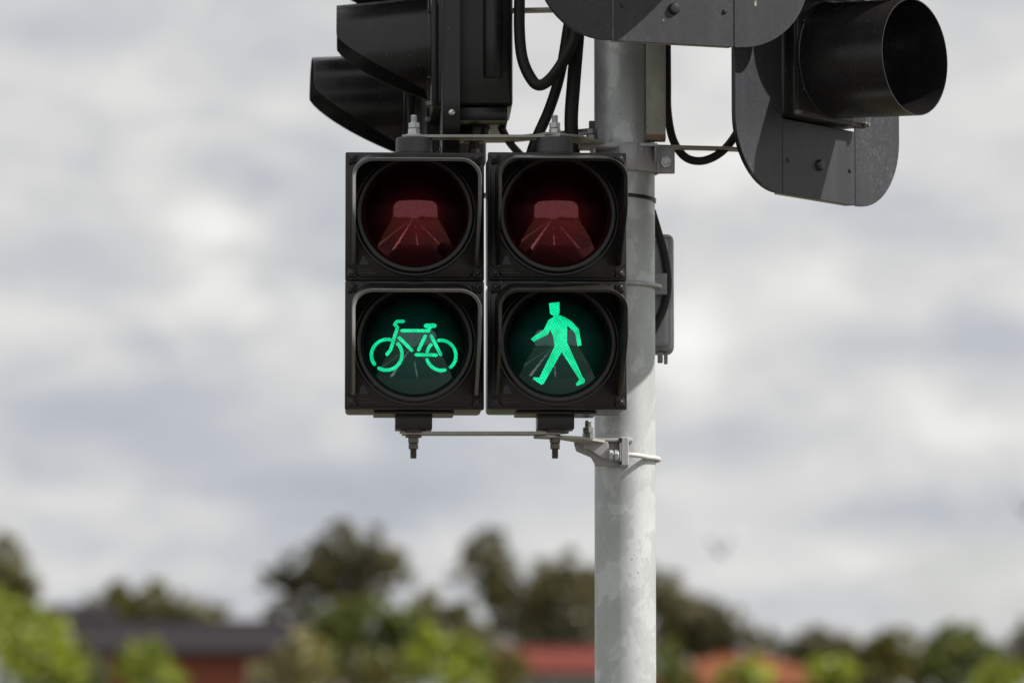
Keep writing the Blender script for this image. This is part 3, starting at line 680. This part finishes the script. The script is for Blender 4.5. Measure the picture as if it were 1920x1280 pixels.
cable('faded brown cable below the side-view signal head', [(925, 205, .30), (938, 235, .31), (956, 268, .32), (985, 300, .33)], 7.5, 'rubberbrown')
cable('black cable looping from the pole to the tube-hood signal head', [(1246, -60, .27), (1250, 60, .265), (1251, 150, .265), (1252, 210, .265), (1262, 262, .26), (1284, 294, .255), (1314, 302, .25), (1346, 290, .25), (1372, 264, .255), (1392, 226, .27), (1402, 170, .29)], 8.0)

# ------------------------------------------------------------------ grey enclosure strapped to the back of the pole
eb = empty('control_box', at(1225, 662, 0.30), R(0), 'grey rounded control box strapped to the back of the pole', 'box')
bm = BM(); hgt = 231
box(bm, (4, 22, hgt / 2), (72, 62, hgt), 13, 4); obj('case', bm, 'box', eb, 40)
bm = BM(); box(bm, (0, -18, hgt / 2), (56, 26, hgt - 22), 10, 4); obj('case_front', bm, 'box', eb, 40)
bm = BM(); box(bm, (13, -6, -9), (10, 22, 20), 1.5, 1); box(bm, (24, 0, -10), (7, 12, 22), 1, 1); obj('cable_gland', bm, 'boltdark', eb, 30)
bm = BM(); box(bm, (8, -56, 128), (34, 8, 41), 1.5, 1); box(bm, (0, -40, 128), (20, 36, 38), 1.5, 1); obj('mounting_plate', bm, 'box', eb, 30)
lx = eb.location; 
bm = BM(); zb = (zt(531) / 1000 - lx.z) * 1000; cxx, cyy = (PX - lx.x) * 1000, (PY - lx.y) * 1000
tube(bm, [(cxx + 61.5 * math.cos(R(a)), cyy + 61.5 * math.sin(R(a)), zb + 1 + (a + 90) * -0.02) for a in range(-200, -20, 10)] + [(cxx + 66, cyy - 14, zb - 1), (cxx + 67, cyy + 8, zb - 2)], 4.4, 12, 4)
obj('band', bm, 'galv', eb, 40)
cable('short black hose bulging out beside the grey control box', [(1222, 395, .262), (1233, 432, .262), (1246, 478, .262), (1252, 530, .262), (1246, 572, .262), (1232, 604, .262), (1218, 630, .262)], 8.0)

# ------------------------------------------------------------------ houses
def house(label, xa, xb, y_ridge, y_eave, Y, wall, roof, hip=True, wins=(), depth=8.0, chimney=None, light_gable=False):
    a, b = at(xa, y_eave, Y), at(xb, y_eave, Y); zr_ = at(xa, y_ridge, Y + depth / 2).z; ze = a.z; gzz = gz(Y) - 0.3
    cx, wd = (a.x + b.x) / 2, b.x - a.x
    t = empty('house', (cx, Y, gzz), 0, label, 'house'); hw = wd / 2; ov = 0.45; e = ze - gzz; rg = zr_ - gzz
    bm = BM(); box(bm, (0, depth / 2, e / 2), (wd - 2 * ov, depth - 2 * ov, e), 0); obj('wall', bm, wall, t, 0, False)
    bm = BM(); run = min(depth / 2, hw * 0.8) if hip else 0.0
    v_ = [bm.verts.new(c) for c in ((-hw, 0, e), (hw, 0, e), (hw, depth, e), (-hw, depth, e), (-hw + run, depth / 2, rg), (hw - run, depth / 2, rg))]
    for f in ((0, 1, 5, 4), (1, 2, 5), (2, 3, 4, 5), (3, 0, 4), (3, 2, 1, 0)): bm.faces.new([v_[i] for i in f])
    r_ = obj('roof', bm, roof, t, 0, False)
    bm = BM(); tube(bm, [(-hw + run, depth / 2, rg + .02), (hw - run, depth / 2, rg + .02)], 0.09, 8, 0); obj('ridge_cap', bm, roof, r_, 40, False)
    bm = BM(); box(bm, (0, -0.05, e - 0.09), (wd + .1, 0.12, 0.16), .02); obj('gutter', bm, roof, r_, 0, False)
    if chimney is not None:
        bm = BM(); box(bm, (chimney * hw, depth * .4, rg + 0.05), (0.6, 0.5, 1.3), .03); box(bm, (chimney * hw, depth * .4, rg + 0.75), (0.75, 0.65, 0.14), .03); obj('chimney', bm, 'brick', r_, 0, False)
    for i, f in enumerate(wins):
        bm = BM(); zc = e - 1.15; x = f * hw
        for dx, sx, dz, sz in ((-.68, .08, 0, 1.3), (.68, .08, 0, 1.3), (0, 1.44, .66, .08), (0, 1.5, -.68, .1), (0, .06, 0, 1.3)): box(bm, (x + dx, ov - .03, zc + dz), (sx, .12, sz))
        wn = obj('window', bm, 'white', t, 0, False)
        bm = BM(); box(bm, (x, ov - .01, zc), (1.3, .06, 1.25)); obj('pane', bm, 'glass', wn, 0, False)
    bm = BM(); box(bm, (hw * .12, ov - .03, 1.05), (.95, .1, 2.1), .02); dr = obj('door', bm, 'white', t, 0, False)
    bm = BM(); box(bm, (hw * .12 + .36, ov - .11, 1.0), (.05, .08, .16), .01); obj('handle', bm, 'boltdark', dr, 0, False)
    return t
house('long low red brick house with a charcoal roof, at left behind bushes', 90, 660, 1166, 1218, 190, 'brick', 'roof_grey', False, (-.75, -.3, .45, .8), 8)
house('pale rendered house end with dark roof beyond the left trees', 40, 200, 1138, 1154, 215, 'render', 'roof_grey', False, (-.5, .4), 8)
house('house with dull red roof and pale walls left of the pole', 930, 1222, 1217, 1254, 185, 'render', 'roof_red', False, (-.6, -.2, .3), 7)
house('house with a terracotta orange roof right of the pole', 1150, 1640, 1230, 1284, 165, 'brick', 'roof_orange', True, (-.5, .2), 7)

# ------------------------------------------------------------------ trees and shrubs
def leaves(bm, c, rx, rz, n, s, ry=None):
    ry = ry or rx
    for _ in range(n):
        while True:
            d = Vector((random.uniform(-1, 1), random.uniform(-1, 1), random.uniform(-1, 1)))
            if d.length < 1: break
        d *= (0.55 + 0.5 * random.random())
        p = c + Vector((d.x * rx, d.y * ry, d.z * rz)); k = s * random.uniform(0.5, 1.3)
        a = Vector((random.gauss(0, 1), random.gauss(0, 1), random.gauss(0, 1))).normalized(); b = a.orthogonal().normalized()
        b = (b * math.cos(random.random() * 6.28) + a.cross(b) * math.sin(random.random() * 6.28)); c2 = a.cross(b)
        bm.faces.new([bm.verts.new(p + b * k), bm.verts.new(p + c2 * k * 0.45), bm.verts.new(p - b * k), bm.verts.new(p - c2 * k * 0.45)])
def plant(name, label, cat, Y, lobes, mat, base=None, dens=1.0, group=None, leaf=9.0, trunk=0.02):
    ps = (Y - CAM.y) / FPX           # metres per pixel there
    xs_ = [l[0] for l in lobes]; bx = base if base is not None else sum(xs_) / len(xs_)
    lo = max(l[1] for l in lobes); g0 = gz(Y) - 0.05
    root = at(bx, lo, Y); root.z = g0
    t = empty(name, root, 0, label, cat, group)
    bm = BM(); tips = []
    for (px, py, r, *o) in lobes:
        r = r * 1.12; ry_ = o[0] if o else r * 0.85; yy_ = random.uniform(-.7, .7) * r * ps
        c = at(px, py, Y) - root + Vector((0, yy_, 0)); tips.append((c, r * ps))
        n = int(235 * dens * (r / 55) ** 1.6)
        for _ in range(7):      # uneven outline: small tufts round each bough
            a = random.uniform(0, 6.28); leaves(bm, c + Vector((math.cos(a) * r * .9 * ps, random.uniform(-.5, .5) * r * ps, math.sin(a) * ry_ * .9 * ps)), r * .32 * ps, ry_ * .30 * ps, int(n * .13) + 4, leaf * ps)
        leaves(bm, c, r * ps, ry_ * ps, n, leaf * ps)
    bm.normal_update(); me = bpy.data.meshes.new('crown'); bm.to_mesh(me); bm.free(); link('crown', me, mat, t)
    bm = BM(); top = max(c.z for c, _ in tips); mean = sum((c for c, _ in tips), Vector()) / len(tips)
    fork = Vector((mean.x * .4, mean.y * .4, max(0.3, min(c.z for c, _ in tips) * 0.72))); tr = max(0.04, top * trunk)
    tube(bm, [Vector((0, 0, -.1)), Vector((tr * .5, 0, fork.z * .5)), fork], tr, 8, 5, tr * .75)
    for c, r in tips:
        mid = (fork + c) / 2 + Vector((random.uniform(-.2, .2) * r, random.uniform(-.2, .2) * r, r * .15)); tube(bm, [fork, mid, c + Vector((0, 0, r * .3))], tr * .5, 6, 4, tr * .12)
    obj('trunk', bm, 'bark', t, 60, False); return t
plant('tree', 'tall dark spreading tree in the left middle, behind the charcoal roof', 'tree', 255,
      [(640, 1040, 60), (695, 1038, 54), (588, 1062, 52), (728, 1078, 38), (730, 1045, 34), (655, 1092, 56), (600, 1105, 42), (520, 1086, 40, 22), (560, 1092, 38, 26), (640, 1140, 42), (690, 1105, 34), (625, 1180, 44), (560, 1130, 30, 22), (585, 1165, 36), (520, 1160, 26)], 'leaf_dark', 640, 1.0)
plant('tree', 'dark tree with a leaning crown just left of the pole', 'tree', 245,
      [(918, 1036, 42), (895, 1066, 50), (942, 1080, 46), (965, 1118, 44), (975, 1165, 44), (920, 1110, 34), (985, 1195, 36)], 'leaf_dark', 965, 1.0)
plant('tree', 'broad dark tree half hidden behind the pole', 'tree', 235,
      [(1060, 1080, 52), (1015, 1110, 50), (1000, 1160, 50), (1040, 1195, 46), (1098, 1190, 46), (1090, 1110, 52), (1060, 1160, 60), (1130, 1120, 60), (1190, 1110, 50)], 'leaf_dark', 1080, 1.15)
plant('tree', 'dark olive tree sloping down right of the pole', 'tree', 225,
      [(1240, 1110, 45), (1270, 1140, 52), (1310, 1165, 46), (1345, 1190, 42), (1290, 1200, 60), (1365, 1178, 40), (1420, 1208, 36), (1330, 1215, 44), (1240, 1190, 55)], 'leaf_dark', 1290, 1.15)
plant('tree', 'olive green tree at the left edge of the frame', 'tree', 200,
      [(-10, 1050, 50), (30, 1080, 40), (10, 1110, 50), (45, 1120, 30), (-30, 1130, 50)], 'leaf_olive', 0, 1.1)
plant('tree', 'small olive tree on the skyline above the charcoal roof, pointed top', 'tree', 235, [(225, 1128, 34), (190, 1145, 34), (250, 1150, 36), (222, 1108, 18), (160, 1152, 24)], 'leaf_olive', 222)
plant('tree', 'rounded olive tree on the skyline, beside the pointed one', 'tree', 235, [(295, 1125, 32), (330, 1140, 34), (280, 1150, 42), (370, 1152, 36), (410, 1165, 30), (310, 1168, 44), (295, 1108, 20)], 'leaf_olive', 310)
plant('tree', 'green tree in front of the tall dark one, above the dry plant', 'tree', 150, [(700, 1148, 44), (640, 1172, 46), (760, 1168, 42), (600, 1200, 40), (745, 1190, 46), (700, 1215, 60), (640, 1225, 50), (760, 1240, 50), (700, 1265, 50)], 'leaf_green', 700)
plant('tree', 'olive green mound-shaped tree left of the red roof', 'tree', 160, [(815, 1155, 46), (858, 1170, 44), (780, 1172, 44), (880, 1200, 38), (840, 1215, 50), (905, 1225, 46), (935, 1250, 44), (950, 1275, 40), (880, 1265, 50)], 'leaf_olive', 840)
plant('tree', 'dark round tree on the skyline right of the orange roof', 'tree', 215, [(1525, 1205, 32), (1562, 1205, 32), (1492, 1218, 28), (1545, 1235, 46), (1595, 1235, 34), (1470, 1240, 30)], 'leaf_dark', 1540)
plant('tree', 'dark olive tree left of the brighter one, at lower right', 'tree', 140, [(1650, 1208, 30), (1678, 1205, 34), (1635, 1242, 46), (1705, 1235, 44), (1605, 1258, 44), (1670, 1275, 54), (1735, 1262, 44), (1580, 1280, 40)], 'leaf_olive', 1660)
plant('tree', 'green sunlit tree at lower right, tallest in that corner', 'tree', 120, [(1800, 1195, 34), (1780, 1215, 38), (1825, 1215, 36), (1765, 1245, 40), (1835, 1245, 46), (1790, 1270, 54), (1870, 1265, 40)], 'leaf_green', 1800)
plant('tree', 'dark tree cut by the right edge of the frame', 'tree', 190, [(1925, 1190, 30), (1935, 1225, 44), (1905, 1240, 34), (1880, 1262, 34)], 'leaf_dark', 1930)
SH = [('big lime green bush filling the lower left corner', 75, [(-10, 1158, 56), (28, 1180, 58), (70, 1210, 58), (10, 1225, 70), (90, 1245, 50), (50, 1270, 70), (120, 1275, 40)], 'leaf_lime', 40),
      ('darker green bush right of the big lime bush', 85, [(130, 1210, 34), (150, 1245, 38), (120, 1190, 22), (160, 1275, 40)], 'leaf_green', 140),
      ('small lime green bush in front of the brick wall', 72, [(275, 1230, 34), (250, 1260, 42), (305, 1264, 44)], 'leaf_lime', 275),
      ('dry straw-coloured plant at the end of the brick house', 78, [(565, 1200, 24), (580, 1225, 34), (545, 1235, 34), (500, 1262, 30), (600, 1250, 30), (560, 1270, 46)], 'leaf_tan', 560),
      ('lime green bush in the lower middle, left of the red roof', 74, [(815, 1208, 36), (785, 1235, 40), (855, 1228, 40), (820, 1262, 60), (885, 1266, 42)], 'leaf_lime', 825),
      ('dark green shrub between the dry plant and the lime one', 88, [(690, 1255, 40), (730, 1270, 40), (660, 1275, 36)], 'leaf_olive', 690),
      ('green shrub hard against the foot of the pole, right side', 90, [(1250, 1235, 36), (1240, 1265, 40), (1275, 1275, 30)], 'leaf_green', 1250),
      ('small pale bush in front of the orange roof', 76, [(1402, 1255, 28), (1388, 1278, 38), (1428, 1276, 28)], 'leaf_lime', 1400),
      ('pale lime bush at the right end of the orange roof', 80, [(1550, 1245, 28), (1535, 1270, 36), (1575, 1275, 34)], 'leaf_lime', 1550),
      ('lime green bush near the lower right corner', 70, [(1875, 1255, 26), (1890, 1278, 36), (1850, 1285, 30)], 'leaf_lime', 1875)]
for lab, Y, lobes, mat, b in SH: plant('bush', lab, 'bush', Y, lobes, mat, b, 1.0, None, 8.0, 0.012)

bm = BM()
for k in range(70):
    sd = random.choice((-1, 1)); x = sd * random.uniform(12, 70); y = -random.uniform(70, 190); h_ = random.uniform(4, 9)
    leaves(bm, Vector((x, y, h_ * .6)), random.uniform(3, 5), h_ * .55, 70, 0.8)
    tube(bm, [(x, y, 0), (x + .2, y, h_ * .5)], .2, 6, 0)
me = bpy.data.meshes.new('treeline'); bm.to_mesh(me); bm.free()
tag(link('treeline', me, 'leaf_olive'), 'far line of olive trees along the road, mirrored in the lenses', 'trees', None, 'stuff')

# ------------------------------------------------------------------ birds far off in the sky
def bird(label, loc, rz, s):
    t = empty('bird', loc, rz, label, 'bird'); bm = BM()
    lathe(bm, (0, 0, 0), (0, 1, 0.12), [(-.16, 0), (-.15, .018), (-.12, .032), (-.09, .034), (-.05, .055), (.03, .062), (.10, .045), (.17, .022), (.26, .030), (.30, .02), (.30, 0)], 12)
    for sx in (-1, 1):
        prev = None
        for (x, z, y0_, y1_) in ((.03, .02, -.06, .08), (.14, .14, -.09, .07), (.22, .26, -.05, .08), (.26, .36, .04, .07)):
            r_ = [bm.verts.new((sx * x, y, z + o)) for y, o in ((y0_, 0), ((y0_ + y1_) / 2, .012), (y1_, 0), ((y0_ + y1_) / 2, -.006))]
            if prev:
                for k in range(4): bm.faces.new((prev[k], prev[(k + 1) % 4], r_[(k + 1) % 4], r_[k]))
            prev = r_
        bm.faces.new(prev)
    bmesh.ops.scale(bm, vec=(s,) * 3, verts=bm.verts); obj('body', bm, 'feather', t, 50, False)
bird('small dark bird flying right of the pole, low in the sky', at(1352, 1036, 110), R(20), 1.0)
bird('small dark bird at the right edge of the frame', at(1922, 960, 110), R(-30), 1.0)
